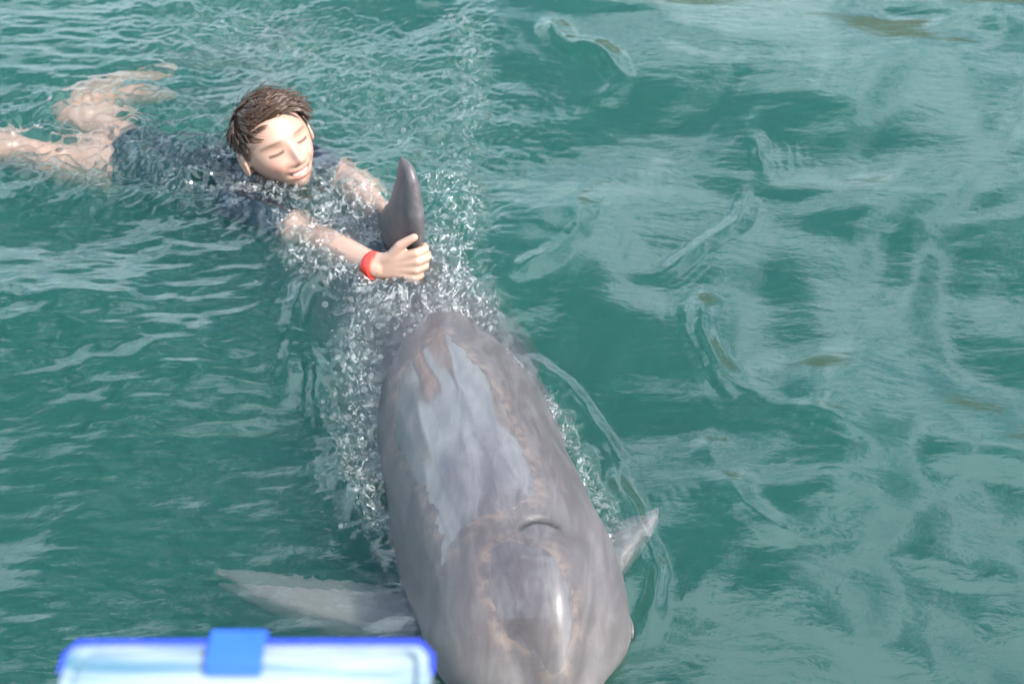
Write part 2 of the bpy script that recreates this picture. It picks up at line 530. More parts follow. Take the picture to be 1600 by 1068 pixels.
CEN[:, 0] -= np.interp(SS, [0, .2, .4, .7], [.008, .013, .012, 0])
TAN = np.gradient(CEN, axis=0); TAN[:, 2] *= .5; TAN /= np.linalg.norm(TAN, axis=1)[:, None]
ROLL = np.interp(SS, [0, .3, .8, 2.4], [math.radians(10), math.radians(10), math.radians(2), 0])
SIDE = np.cross(TAN, [0, 0, 1.0]); SIDE /= np.linalg.norm(SIDE, axis=1)[:, None]   # points to the dolphin's left / picture left or right
UPV = np.cross(SIDE, TAN)
if SIDE[40, 0] < 0: SIDE = -SIDE
for i in range(len(SS)):
    c, s_ = math.cos(ROLL[i]), math.sin(ROLL[i])
    a, b = SIDE[i].copy(), UPV[i].copy()
    SIDE[i] = a * c - b * s_; UPV[i] = b * c + a * s_

def body_point(s_, lat, up):
    """lat, up in units of the local half-width / half-height"""
    i = int(np.clip(np.searchsorted(SS, s_), 0, len(SS) - 1))
    return CEN[i] + SIDE[i] * HW[i] * lat + UPV[i] * (HT[i] if up > 0 else HB[i]) * up

def fin_shape(mb, root, tip, chord_dir, outline, thick, n=18, bend=None):
    """a fin: outline rows (t along root-tip, leading offset, trailing offset), lens-shaped section"""
    root, tip = np.asarray(root, float), np.asarray(tip, float); ch = np.asarray(chord_dir, float)
    ax = tip - root; nrm = np.cross(ax, ch); nrm /= np.linalg.norm(nrm)
    V = []; m = len(outline)
    for t_, le, te in outline:
        c = root + ax * t_ + (bend * t_ * t_ if bend is not None else 0)
        w = thick * (1 - t_) ** .45 + .006
        for k in range(n):
            a = 2 * math.pi * k / n
            u = .5 - .5 * math.cos(a)            # 0 leading .. 1 trailing
            prof = (math.sqrt(max(u, 0)) * (1 - u) * 1.55)
            V.append(c + ch * (le + (te - le) * u) + nrm * w * prof * (1 if a < math.pi else -1))
    F_ = [(i * n + k, i * n + (k + 1) % n, (i + 1) * n + (k + 1) % n, (i + 1) * n + k) for i in range(m - 1) for k in range(n)]
    F_.append(tuple(reversed(range(n)))); F_.append(tuple((m - 1) * n + k for k in range(n)))
    mb.add(V, F_)

FIN_BASE = P(648, 446, -.03)
def build_dolphin():
    mb = MB(); n = 40; V = []; m = len(SS)
    for i in range(m):
        for k in range(n):
            a = 2 * math.pi * k / n; c, s_ = math.cos(a), math.sin(a)
            e = 2 / (2.2 if s_ < 0 else np.interp(SS[i], [.3, .6, .9], [2.15, 2.0, 1.8]))
            cx = math.copysign(abs(c) ** e, c); sx = math.copysign(abs(s_) ** e, s_)
            V.append(CEN[i] + SIDE[i] * HW[i] * cx + UPV[i] * (HT[i] if sx > 0 else HB[i]) * sx)
    F_ = [(i * n + k, i * n + (k + 1) % n, (i + 1) * n + (k + 1) % n, (i + 1) * n + k) for i in range(m - 1) for k in range(n)]
    F_.append(tuple(reversed(range(n)))); F_.append(tuple((m - 1) * n + k for k in range(n)))
    mb.add(V, F_)
    # dorsal fin: swept back, standing up out of the back
    ch = np.array([hd[0], hd[1], 0]); b = np.array(FIN_BASE)
    tip = P(640, 256, .225)
    fin_shape(mb, b - [0, 0, .03], tip, ch, [(0, -.02, .30), (.12, .0, .25), (.3, -.010, .17), (.5, -.030, .118), (.68, -.037, .088), (.83, -.030, .066), (.93, -.020, .056), (.985, -.004, .046)], .050)
    # flippers
    lr = body_point(.39, -.84, -.60); lt = P(330, 928, -.13)
    fin_shape(mb, lr, lt, np.array([-.1, .96, .1]), [(0, -.055, .055), (.2, -.058, .05), (.45, -.05, .04), (.68, -.036, .028), (.86, -.018, .018), (.97, -.004, .010)], .026, bend=np.array([0, .02, 0]))
    rr = body_point(.40, .90, -.26); rt = P(1034, 816, -.02)
    fin_shape(mb, rr, rt, np.array([.05, .95, .1]), [(0, -.085, .06), (.2, -.08, .05), (.45, -.066, .04), (.68, -.045, .028), (.86, -.026, .018), (.97, -.008, .010)], .026, bend=np.array([0, .015, 0]))
    # tail flukes
    e = CEN[-1]; sd = np.array([hd[1], -hd[0], 0])
    for sg in (1, -1):
        fin_shape(mb, e - ch * .06, e + sd * sg * .27 + ch * .13, ch, [(0, -.07, .12), (.3, -.06, .08), (.6, -.045, .045), (.85, -.02, .02), (.98, -.004, .006)], .02)
    me = remeshed("dolphin_body", mb.mesh("d"), .0055, 7, .5)
    co = coords(me); no = normals(me)
    # body coordinates of each vertex
    S = np.zeros(len(co)); LAT = np.zeros(len(co)); UP = np.zeros(len(co))
    for a in range(0, len(co), 20000):
        c = co[a:a + 20000]
        i = np.argmin(((c[:, None, :] - CEN[None]) ** 2).sum(-1), 1)
        d = c - CEN[i]
        S[a:a + 20000] = SS[i] + (d * TAN[i]).sum(1); LAT[a:a + 20000] = (d * SIDE[i]).sum(1); UP[a:a + 20000] = (d * UPV[i]).sum(1)
    # blowhole: a crescent slit behind a soft lip, on top of the head
    d_ = np.zeros(len(co)); top = UP > .05
    u = LAT - .003; v = S - .322
    arc = v + .5 * u * u / .03 - .010
    slit = np.exp(-(arc / .0052) ** 2) * sstep(.036, .024, np.abs(u))
    lip = np.exp(-((arc + .016) / .010) ** 2) * sstep(.04, .018, np.abs(u))
    rim = np.exp(-((arc - .014) / .009) ** 2) * sstep(.046, .022, np.abs(u))
    d_ += top * (-.007 * slit)
    dish = np.exp(-(u / .06) ** 2 - (v / .045) ** 2)
    d_ += top * (-.005 * dish)
    # mouth line, eye swelling and neck crease
    mouth = np.exp(-((UP + .012 + .10 * np.clip(S - .1, 0, .2)) / .005) ** 2) * sstep(.30, .26, S)
    d_ += -.005 * mouth * (np.abs(LAT) > .02)
    eye_b = np.exp(-((S - .235) / .025) ** 2 - ((UP - .02) / .02) ** 2) * (np.abs(LAT) > .06)
    d_ += .003 * eye_b
    wm = np.interp(S, [.08, .13, .20, .30, .36], [.015, .034, .060, .070, .06])
    mel = sstep(.085, .14, S) * sstep(.345, .26, S) * (UP > 0); la = np.abs(LAT - .006)
    d_ += mel * (.020 * np.exp(-(la / (wm * .85)) ** 2) - .0045 * np.exp(-((la - wm - .008) / .015) ** 2) + .003 * np.exp(-((LAT - .014) / .018) ** 2))
    d_ += sstep(.1, .2, S) * sstep(.40, .25, S) * .0015 * np.exp(-((la - .115) / .03) ** 2) * (UP > -.02)
    # long soft folds over head and flank
    d_ += .0012 * perlin(S * 9, LAT * 26, 51) * sstep(.1, .25, S)
    set_coords(me, co + no * d_[:, None])
    # water film left on the back: signed distance to its ragged edge
    back = [P(x, y, z)[:2] for x, y, z in [(628, 560, .06), (690, 508, .045), (722, 540, .06), (770, 600, .09), (808, 690, .12), (842, 780, .15), (800, 798, .16), (748, 812, .16), (705, 842, .15), (690, 872, .14), (682, 800, .13), (652, 742, .11), (622, 685, .09), (612, 615, .07)]]
    melon = [P(x, y, z)[:2] for x, y, z in [(768, 870, .14), (800, 850, .16), (850, 868, .16), (884, 920, .14), (888, 980, .11), (872, 1050, .06), (856, 1075, .04), (826, 1046, .06), (790, 1010, .09), (768, 950, .12)]]
    def ragged(poly, sd_, k=1.0):
        d = inside_dist(co[:, 0], co[:, 1], poly)
        jag = perlin(LAT * 30, S * 90, sd_) * .006 + perlin(LAT * 12, S * 22, sd_ + 1) * .012 + perlin(LAT * 80, S * 200, sd_ + 2) * .0025
        return d + jag * k
    film = np.maximum(ragged(back, 75, .7), ragged(melon, 65, .35))
    film = np.where(UP > 0, film, -.2)
    attr(me, "film", film)
    attr(me, "along", S); attr(me, "height", UP - .25 * sstep(.185, .23, np.abs(LAT)) * (UP < .05)); attr(me, "slit", np.clip(slit * top, 0, 1)); attr(me, "lateral", LAT)
    return me, co

def mat_dolphin():
    t = NT("dolphin_skin"); c = t.coord("Object")
    film = t.attr("film"); up = t.attr("height"); slit = t.attr("slit")
    n1 = t.noise(c, 7, 5, .6); n2 = t.noise(t.coord("Object", (40, 9, 20)), 1, 5, .6, .8); n3 = t.noise(c, 160, 2)
    cape = t.rng(t.math('ADD', up, t.math('MULTIPLY', t.math('SUBTRACT', n1, .5), .16)), -.13, .13)
    base = t.mixc(cape, (.19, .182, .178, 1), (.064, .056, .060, 1))
    base = t.mixc(t.rng(n2, .35, .75), base, t.mixc(.30, base, (.20, .185, .185, 1)))
    base = t.mixc(t.math('MULTIPLY', t.rng(n3, .66, .74), .35), base, (.05, .045, .045, 1))
    rake = t.math('MULTIPLY', t.rng(t.noise(t.coord('Object', (150, 9, 30)), 1, 3, .5, .9), .66, .72), t.rng(n1, .45, .6))
    base = t.mixc(t.math('MULTIPLY', rake, .18), base, (.22, .21, .21, 1))
    isf = t.rng(film, -.0008, .0008)
    edge = t.math('MULTIPLY', t.rng(film, -.026, -.004), t.math('SUBTRACT', 1.0, isf))
    brown = t.math('MULTIPLY', edge, t.rng(t.noise(c, 38, 5, .65), .40, .62))
    base = t.mixc(t.math('MULTIPLY', brown, .45), base, (.20, .150, .122, 1))
    base = t.mixc(t.math('MULTIPLY', slit, .9), base, (.015, .013, .014, 1))
    rough = t.math('ADD', .38, t.math('MULTIPLY', n2, .16))
    b1 = t.bump(n2, .10, .004)
    streak = t.noise(t.coord("Object", (16, 60, 16)), 1, 3, .5, .6)
    bp = t.new("ShaderNodeBump"); t.set(bp, "Height", isf); bp.inputs["Strength"].default_value = .7; bp.inputs["Distance"].default_value = .0022
    fb2 = t.bump(streak, .04, .004, bp.outputs[0])
    t.principled(Base_Color=base, Roughness=rough, IOR=1.4, Specular_IOR_Level=.6, Normal=b1,
                 Coat_Weight=t.math('ADD', .12, t.math('MULTIPLY', isf, .88)), Coat_Roughness=t.math('SUBTRACT', .30, t.math('MULTIPLY', isf, .16)), Coat_IOR=1.5, Coat_Normal=fb2)
    return t.m

d_me, d_co = build_dolphin()
dolphin = tag(empty("dolphin", tuple(CEN[60])), "grey dolphin with wet shiny back towing a swimmer by its dorsal fin", "dolphin")
d_body = link("body", d_me, mat_dolphin(), dolphin)

def nearest_surface(co, p):
    return co[np.argmin(((co - p) ** 2).sum(1))]
t = NT("eye_dark"); t.principled(Base_Color=(.012, .009, .008, 1), Roughness=.08, Coat_Weight=.6)
MAT_EYE = t.m
t = NT("eyelid_skin"); t.principled(Base_Color=t.mixc(t.noise(t.coord("Object"), 60), (.07, .06, .06, 1), (.12, .105, .105, 1)), Roughness=.35)
MAT_LID = t.m
for sg in (1, -1):
    i = int(np.searchsorted(SS, .235))
    guess = CEN[i] + SIDE[i] * HW[i] * 1.02 * sg + UPV[i] * (.020 if sg > 0 else -.022)
    p = nearest_surface(coords(d_me), guess)
    mb = MB(); out = SIDE[i] * sg
    V, Fc = [], []
    for a in range(9):
        for k in range(16):
            th = math.pi * a / 8; ph = 2 * math.pi * k / 16
            V.append(p + TAN[i] * .013 * math.sin(th) * math.cos(ph) + UPV[i] * .0085 * math.sin(th) * math.sin(ph) + out * (.0055 * math.cos(th) - .0045))
    Fc = [(a * 16 + k, a * 16 + (k + 1) % 16, (a + 1) * 16 + (k + 1) % 16, (a + 1) * 16 + k) for a in range(8) for k in range(16)]
    mb.add(V, Fc)
    eye = link("eye", mb.mesh("eye"), MAT_EYE, dolphin)
    mb = MB()
    ring = [p + TAN[i] * .016 * math.cos(a) + UPV[i] * .0105 * math.sin(a) - out * .0016 for a in np.linspace(0, 2 * math.pi, 25)]
    mb.tube(ring, [.0028] * 25, 8, up=out, cap=False)
    link("eyelid", mb.mesh("eyelid"), MAT_LID, eye)

# ------------------------------------------------------------------ boy
RG = np.array([1., 0, 0]); UC = np.array([0, ST, CT]); BK = np.array([0, -CT, ST])
def camv(r, u, b): return RG * r + UC * u + BK * b
HEAD_C = P(430, 224, .072)
hF = camv(.50, -.20, .80); hF /= np.linalg.norm(hF)
hU = camv(-.55, .84, .05); hU -= hF * (hU @ hF); hU /= np.linalg.norm(hU)
hX = np.cross(hU, hF)
HM = np.stack([hX, hF, hU], 1)                       # head axes: x across the face, y out of the face, z to the crown
def head_to_world(q): return HEAD_C + np.asarray(q) @ HM.T
def world_to_head(p): return (np.asarray(p) - HEAD_C) @ HM

def head_radius_point(d):
    """points of the head (without nose, ears) for unit directions, head axes"""
    x, y, z = d[:, 0], d[:, 1], d[:, 2]
    q = np.stack([x * .0715, y * .090, z * .104], 1)
    low = sstep(.02, -.105, q[:, 2])
    q[:, 0] *= 1 - .34 * low ** 1.3
    back = sstep(0, -.06, q[:, 1])
    q[:, 2] += low * back * .045                       # the jaw is in front, the nape is higher
    q[:, 1] += .012 * low * sstep(-.02, .04, q[:, 1])
    q[:, 1] *= np.where(q[:, 1] > 0, 1 - .06 * sstep(.05, .0, np.abs(q[:, 0])) * 0, 1)
    # flatter face plane
    front = sstep(.03, .085, q[:, 1])
    q[:, 1] -= .006 * front * sstep(.03, -.02, q[:, 2])
    return q

def face_relief(q):
    x, y, z = q[:, 0], q[:, 1], q[:, 2]
    fr = sstep(.02, .055, y); ax = np.abs(x)
    g = lambda cx, cz, sx, sz: np.exp(-((ax - cx) / sx) ** 2 - ((z - cz) / sz) ** 2)
    r = -.0085 * g(.031, .006, .016, .012) + .0045 * g(.031, .003, .0125, .0075)
    r += .0045 * g(.028, .024, .022, .008)
    r += .0085 * g(.038, -.030, .017, .016)            # smiling cheeks
    ridge = np.exp(-(x / .0085) ** 2) * sstep(.022, -.020, z) * sstep(-.041, -.034, z)
    r += .016 * ridge + .006 * np.exp(-(x / .010) ** 2 - ((z + .029) / .008) ** 2)
    r += .007 * np.exp(-((ax - .0125) / .0065) ** 2 - ((z + .033) / .006) ** 2)
    mz = -.0575 + 6.5 * x * x                          # smile curve
    r += .0042 * np.exp(-((z - mz - .0075) / .0045) ** 2) * sstep(.033, .018, ax)
    r += .0050 * np.exp(-((z - mz + .0085) / .0050) ** 2) * sstep(.027, .012, ax)
    r -= .0045 * np.exp(-((z - mz) / .0042) ** 2) * sstep(.030, .022, ax)
    r -= .003 * np.exp(-((ax - .031 + (z + .045) * .35) / .0045) ** 2) * sstep(-.072, -.05, z) * sstep(-.022, -.035, z)
    r += .008 * np.exp(-(x / .018) ** 2 - ((z + .089) / .014) ** 2)
    r -= .003 * np.exp(-(x / .02) ** 2 - ((z + .074) / .006) ** 2)
    return r * fr

# joints
NECK_TOP = head_to_world([0, -.022, -.060])
R_SH = P(378, 330, -.045); L_SH = P(478, 262, -.04)
CHEST = P(402, 293, -.100); NECK = CHEST * .62 + NECK_TOP * .38
WAIST = P(300, 284, -.125); PELVIS = P(235, 272, -.135)
R_EL = P(478, 372, -.045); R_WR = P(588, 416, .030)
KN = P(650, 414, .050)
L_EL = P(545, 288, -.050); L_WR = P(592, 330, -.010); L_HD = P(612, 352, .01)
R_HIP = P(225, 277, -.130); R_KN = P(80, 256, -.085); R_AN = P(-90, 212, -.070); R_TOE = P(-170, 196, -.06)
L_HIP = P(245, 258, -.135); L_KN = P(112, 190, -.10); L_AN = P(205, 150, -.10); L_TOE = P(262, 146, -.13)
AXIS = CHEST - PELVIS; AXIS /= np.linalg.norm(AXIS)

def build_boy():
    mb = MB()
    # head
    bm = bmesh.new(); bmesh.ops.create_icosphere(bm, subdivisions=6, radius=1)
    bm.verts.ensure_lookup_table()
    d = np.array([v.co for v in bm.verts]); fc = [tuple(v.index for v in f.verts) for f in bm.faces]; bm.free()
    q = head_radius_point(d); r = face_relief(q)
    q[:, 1] += r
    mb.add(head_to_world(q), fc)
    for sg in (1, -1):                                  # ears
        ring = []
        for a in np.linspace(math.radians(-60), math.radians(250), 14):
            ring.append(head_to_world([sg * (.0735 + .006 * math.cos(a) * 0 + .004), -.010 - .013 * math.cos(a) + .004, -.008 + .024 * math.sin(a)]))
        mb.tube(ring, [.0045] * 14, 8, up=hX)
        mb.tube([head_to_world([sg * .066, -.008, .006]), head_to_world([sg * .074, -.010, -.008]), head_to_world([sg * .070, -.004, -.026])], [.009, .008, .006], 10, up=hF)
    # neck and trunk
    mb.tube([head_to_world([0, -.012, -.04]), NECK_TOP, NECK, CHEST], [.050, .046, .047, .06], 18)
    up = np.array([0, 0, 1.])
    mb.tube([CHEST + AXIS * .05, CHEST, (CHEST + WAIST) / 2, WAIST, PELVIS + AXIS * .05, PELVIS - AXIS * .03], [.072, .098, .098, .086, .090, .080], 26,
            flat=[(1.15, .72), (1.2, .72), (1.1, .74), (1.05, .75), (1.1, .78), (1.05, .8)], up=up)
    mb.tube([CHEST, R_SH], [.062, .05], 16); mb.tube([CHEST, L_SH], [.062, .05], 16)
    # arms
    mb.tube([R_SH, R_SH * .5 + R_EL * .5, R_EL, R_EL * .6 + R_WR * .4, R_WR], [.046, .041, .034, .035, .0235], 16)
    mb.tube([L_SH, L_SH * .5 + L_EL * .5, L_EL, L_EL * .6 + L_WR * .4, L_WR], [.046, .041, .034, .035, .0235], 16)
    # legs
    mb.tube([R_HIP, R_HIP * .5 + R_KN * .5, R_KN, R_KN * .65 + R_AN * .35, R_AN], [.064, .057, .043, .044, .026], 18)
    mb.tube([R_AN, R_AN * .5 + R_TOE * .5, R_TOE], [.029, .031, .018], 14, flat=[(1, 1), (1.2, .8), (1.6, .6)])
    mb.tube([L_HIP, L_HIP * .5 + L_KN * .5, L_KN, L_KN * .65 + L_AN * .35, L_AN], [.064, .057, .043, .044, .026], 18)
    mb.tube([L_AN, L_AN * .5 + L_TOE * .5, L_TOE], [.029, .031, .018], 14, flat=[(1, 1), (1.2, .8), (1.6, .6)])
    # right hand closed round the front edge of the fin
    ax = np.array([.10, .28, 1.0]); ax /= np.linalg.norm(ax)
    wd = KN - R_WR; wd /= np.linalg.norm(wd)
    pal = np.cross(ax, wd); pal /= np.linalg.norm(pal)
    if pal[1] < 0: pal = -pal                           # towards the fin, away from the viewer
    lens = [.018, .021, .020, .015]
    for i in range(4):
        k = KN + ax * (1.5 - i) * .0172 + wd * (.004 - .004 * abs(i - 1.2)) - pal * .003
        mid = R_WR * .45 + k * .55
        mb.tube([R_WR + ax * (1.5 - i) * .008, mid, k], [.0155, .0125, .0092], 12)
        l = lens[i]
        k1 = k + (wd * .50 + pal * .85) * l * 1.15
        k2 = k1 + (-wd * .35 + pal * .93) * l
        k3 = k2 + (-wd * .95 + pal * .25) * l * .8
        mb.tube([k, k1], [.0090, .0083], 12); mb.tube([k1, k2, k3], [.0083, .0080, .0068], 12)
    th0 = R_WR * .62 + KN * .38 + ax * .020 - pal * .004
    th1 = th0 + ax * .023 + wd * .018 - pal * .002
    th2 = th1 + ax * .014 + wd * .026 + pal * .004
    mb.tube([R_WR + ax * .006, th0], [.014, .0125], 12); mb.tube([th0, th1, th2], [.0120, .0100, .0078], 12)
    # left hand on the far side of the fin
    w2 = L_HD - L_WR; w2 /= np.linalg.norm(w2)
    for i in range(4):
        o_ = np.array([0, .25, 1.0]) * (1.5 - i) * .0155
        k = L_HD + o_
        mb.tube([L_WR + o_ * .4, k], [.0145, .0098], 10)
        e1 = k + w2 * .02 + np.array([.006, -.004, 0]); e2 = e1 + w2 * .012 + np.array([.012, -.006, 0])
        mb.tube([k, e1, e2], [.0092, .0084, .0068], 10)
    mb.tube([L_WR + np.array([0, 0, .01]), L_WR * .4 + L_HD * .6 + np.array([0, -.01, .032]), L_HD + np.array([.012, -.01, .045])], [.013, .011, .008], 10)
    me = remeshed("person_body", mb.mesh("b"), .0029, 3, .45)
    # sharpen the face again after the remesh
    co = coords(me); h = world_to_head(co)
    near = (np.abs(h[:, 0]) < .09) & (h[:, 1] > .03) & (np.abs(h[:, 2]) < .12)
    h2 = h.copy(); ax_ = np.abs(h[:, 0]); x, z = h[:, 0], h[:, 2]
    lid_z = .0005 + 9.0 * (ax_ - .028) ** 2 - .12 * (ax_ - .028)
    lash = np.exp(-((z - lid_z + .003) / .0016) ** 2) * sstep(.0175, .012, np.abs(ax_ - .031))
    mz = -.0575 + 6.5 * x * x
    gap = np.exp(-((z - mz) / .0035) ** 2) * sstep(.028, .02, ax_)
    h2[:, 1] -= near * (.0016 * lash + .0022 * gap)
    set_coords(me, head_to_world(h2))
    return me

def paint_boy(me):
    co = coords(me); h = world_to_head(co); x, y, z = h[:, 0], h[:, 1], h[:, 2]; ax_ = np.abs(x)
    skin = np.tile(np.array([.42, .262, .196]), (len(co), 1))
    n = perlin(co[:, 0] * 30, co[:, 1] * 30 + co[:, 2] * 22, 71)[:, None] * .06
    skin = skin * (1 + n)
    def mixin(c, m): 
        nonlocal skin
        m = np.clip(m, 0, 1)[:, None]; skin = skin * (1 - m) + np.array(c) * m
    face = (y > .02) & (np.abs(x) < .09) & (np.abs(z) < .13)
    g = lambda cx, cz, sx, sz: np.exp(-((ax_ - cx) / sx) ** 2 - ((z - cz) / sz) ** 2)
    mixin([.58, .23, .17], face * .45 * g(.038, -.028, .02, .018))
    mixin([.56, .25, .18], face * .4 * np.exp(-(x / .013) ** 2 - ((z + .03) / .01) ** 2))
    mz = -.0575 + 6.5 * x * x
    mixin([.48, .15, .125], face * .85 * (np.exp(-((z - mz - .0068) / .0034) ** 4) * sstep(.026, .019, ax_) + np.exp(-((z - mz + .0085) / .0042) ** 4) * sstep(.023, .015, ax_)))
    mixin([.12, .03, .025], face * np.exp(-((z - mz) / .0040) ** 4) * sstep(.025, .020, ax_))
    mixin([.62, .57, .50], face * np.exp(-((z - mz - .0010) / .0030) ** 4) * sstep(.019, .015, ax_))
    lid_z = .0005 + 9.0 * (ax_ - .028) ** 2 - .12 * (ax_ - .028)
    mixin([.05, .028, .02], face * .95 * np.exp(-((z - lid_z + .003) / .0030) ** 2) * sstep(.0165, .0125, np.abs(ax_ - .031)))
    mixin([.38, .20, .14], face * .5 * g(.031, .010, .016, .004))  # shade in the crease above each upper lid, painted into the skin colour
    bz = .0215 - 5.0 * (ax_ - .030) ** 2 - .08 * (ax_ - .030)
    mixin([.17, .095, .06], face * .7 * np.exp(-((z - bz) / .0030) ** 2) * sstep(.023, .016, np.abs(ax_ - .034)))
    mixin([.25, .1, .07], face * .7 * np.exp(-((ax_ - .0065) / .003) ** 2 - ((z + .0375) / .0022) ** 2))  # shading of the nostrils, painted under the nose
    attr_col(me, "skin", skin)

def seg_param(p, a, b):
    d = b - a; t_ = ((p - a) @ d) / (d @ d); tc = np.clip(t_, 0, 1)
    return np.linalg.norm(p - a - tc[:, None] * d, axis=1), t_

BONES = [("head", HEAD_C, HEAD_C + hU * .02, .085), ("neck", NECK_TOP, NECK, .047), ("torso", CHEST + AXIS * .04, PELVIS, .12),
         ("sh", CHEST, R_SH, .055), ("sh", CHEST, L_SH, .055), ("arm", R_SH, R_EL, .04), ("arm", L_SH, L_EL, .04), ("fore", R_EL, R_WR, .03), ("fore", L_EL, L_WR, .03),
         ("hand", R_WR, KN, .03), ("hand", L_WR, L_HD, .03), ("thigh", R_HIP, R_KN, .065), ("thigh", L_HIP, L_KN, .065), ("shin", R_KN, R_AN, .045), ("shin", L_KN, L_AN, .045), ("foot", R_AN, R_TOE, .045), ("foot", L_AN, L_TOE, .045)]

def garment(me, name, test, offset, wr, mat, parent):
    """a layer of cloth lying on part of the body, closed down onto the skin along its hems"""
    co = coords(me); no = normals(me)
    D = np.stack([seg_param(co, a, b)[0] / r for _, a, b, r in BONES], 1); T = np.stack([seg_param(co, a, b)[1] for _, a, b, r in BONES], 1)
    bi = np.argmin(D, 1); kinds = np.array([b[0] for b in BONES])[bi]; tt = T[np.arange(len(co)), bi]
    keep = test(kinds, tt, co)
    polys = np.array([list(p.vertices) for p in me.polygons if len(p.vertices) == 4])
    pk = keep[polys].all(1); F_ = polys[pk]
    used = np.unique(F_); rest = np.zeros(len(co), bool); rest[polys[~pk].ravel()] = True
    edge = rest[used]
    off = np.where(edge, .0004, offset) + np.where(edge, 0, wr * perlin(co[used, 0] * 22, co[used, 1] * 30 + co[used, 2] * 12, 81))
    V = co[used] + no[used] * off[:, None]
    remap = -np.ones(len(co), int); remap[used] = np.arange(len(used))
    return link(name, mesh_from(name, V, remap[F_]), mat, parent)

def mat_skin():
    t = NT("skin"); c = t.coord("Object")
    n = t.noise(c, 220, 3)
    t.principled(Base_Color=t.attr("skin", True), Roughness=t.math('ADD', .26, t.math('MULTIPLY', n, .3)), Subsurface_Weight=.12, Subsurface_Scale=.006,
                 Subsurface_Radius=(1, .35, .2), Coat_Weight=.10, Coat_Roughness=.2, Normal=t.bump(n, .2, .001))
    return t.m
def mat_cloth(name, a, b):
    t = NT(name); c = t.coord("Object")
    n = t.noise(c, 18, 4); w = t.noise(c, 900, 1)
    t.principled(Base_Color=t.mixc(n, a, b), Roughness=.55, Specular_IOR_Level=.15, Coat_Weight=.03, Coat_Roughness=.2, Normal=t.bump(w, .1, .0006))
    return t.m

boy = tag(empty("person", tuple(PELVIS)), "swimmer in navy shirt and red wristband, eyes closed, gripping the dolphin's dorsal fin", "person")
b_me = build_boy(); paint_boy(b_me)
b_body = link("body", b_me, mat_skin(), boy)
navy = mat_cloth("navy_lycra", (.002, .0035, .014, 1), (.004, .006, .022, 1))
garment(b_me, "swim_shirt", lambda k, t_, co: (np.isin(k, ["torso", "sh"]) & ~((k == "torso") & (t_ > .93))) | ((k == "arm") & (t_ < .80)) | ((k == "neck") & (t_ > .72)), .0045, .002, navy, boy)
garment(b_me, "swim_shorts", lambda k, t_, co: ((k == "torso") & (t_ > .9)) | ((k == "thigh") & (t_ < .22)), .0060, .002, mat_cloth("dark_shorts", (.002, .003, .011, 1), (.004, .005, .016, 1)), boy)

# wristband
wd = (KN - R_WR) / np.linalg.norm(KN - R_WR); fd = (R_WR - R_EL) / np.linalg.norm(R_WR - R_EL)
wb_c = R_WR - fd * .004
def band(c, axis, r, half, thick):
    sd = np.cross(axis, [0, 0, 1.]); sd /= np.linalg.norm(sd); uu = np.cross(sd, axis); V = []; n = 40
    prof = [(r, -half), (r + thick, -half + .001), (r + thick * 1.2, 0), (r + thick, half - .001), (r, half)]
    for k in range(n):
        a = 2 * math.pi * k / n
        for rr, x_ in prof: V.append(c + axis * (x_ + .0015 * math.sin(2 * a)) + (sd * math.cos(a) + uu * math.sin(a)) * rr)
    m = len(prof)
    F_ = [(k * m + j, k * m + (j + 1) % m, ((k + 1) % n) * m + (j + 1) % m, ((k + 1) % n) * m + j) for k in range(n) for j in range(m)]
    return mesh_from("wristband", V, F_)
wb = link("wristband", band(wb_c, fd, .0245, .0125, .002), mat_plastic("red_band", (.80, .035, .02), .35), boy)
wb["label"] = "bright red wristband on the gripping hand"

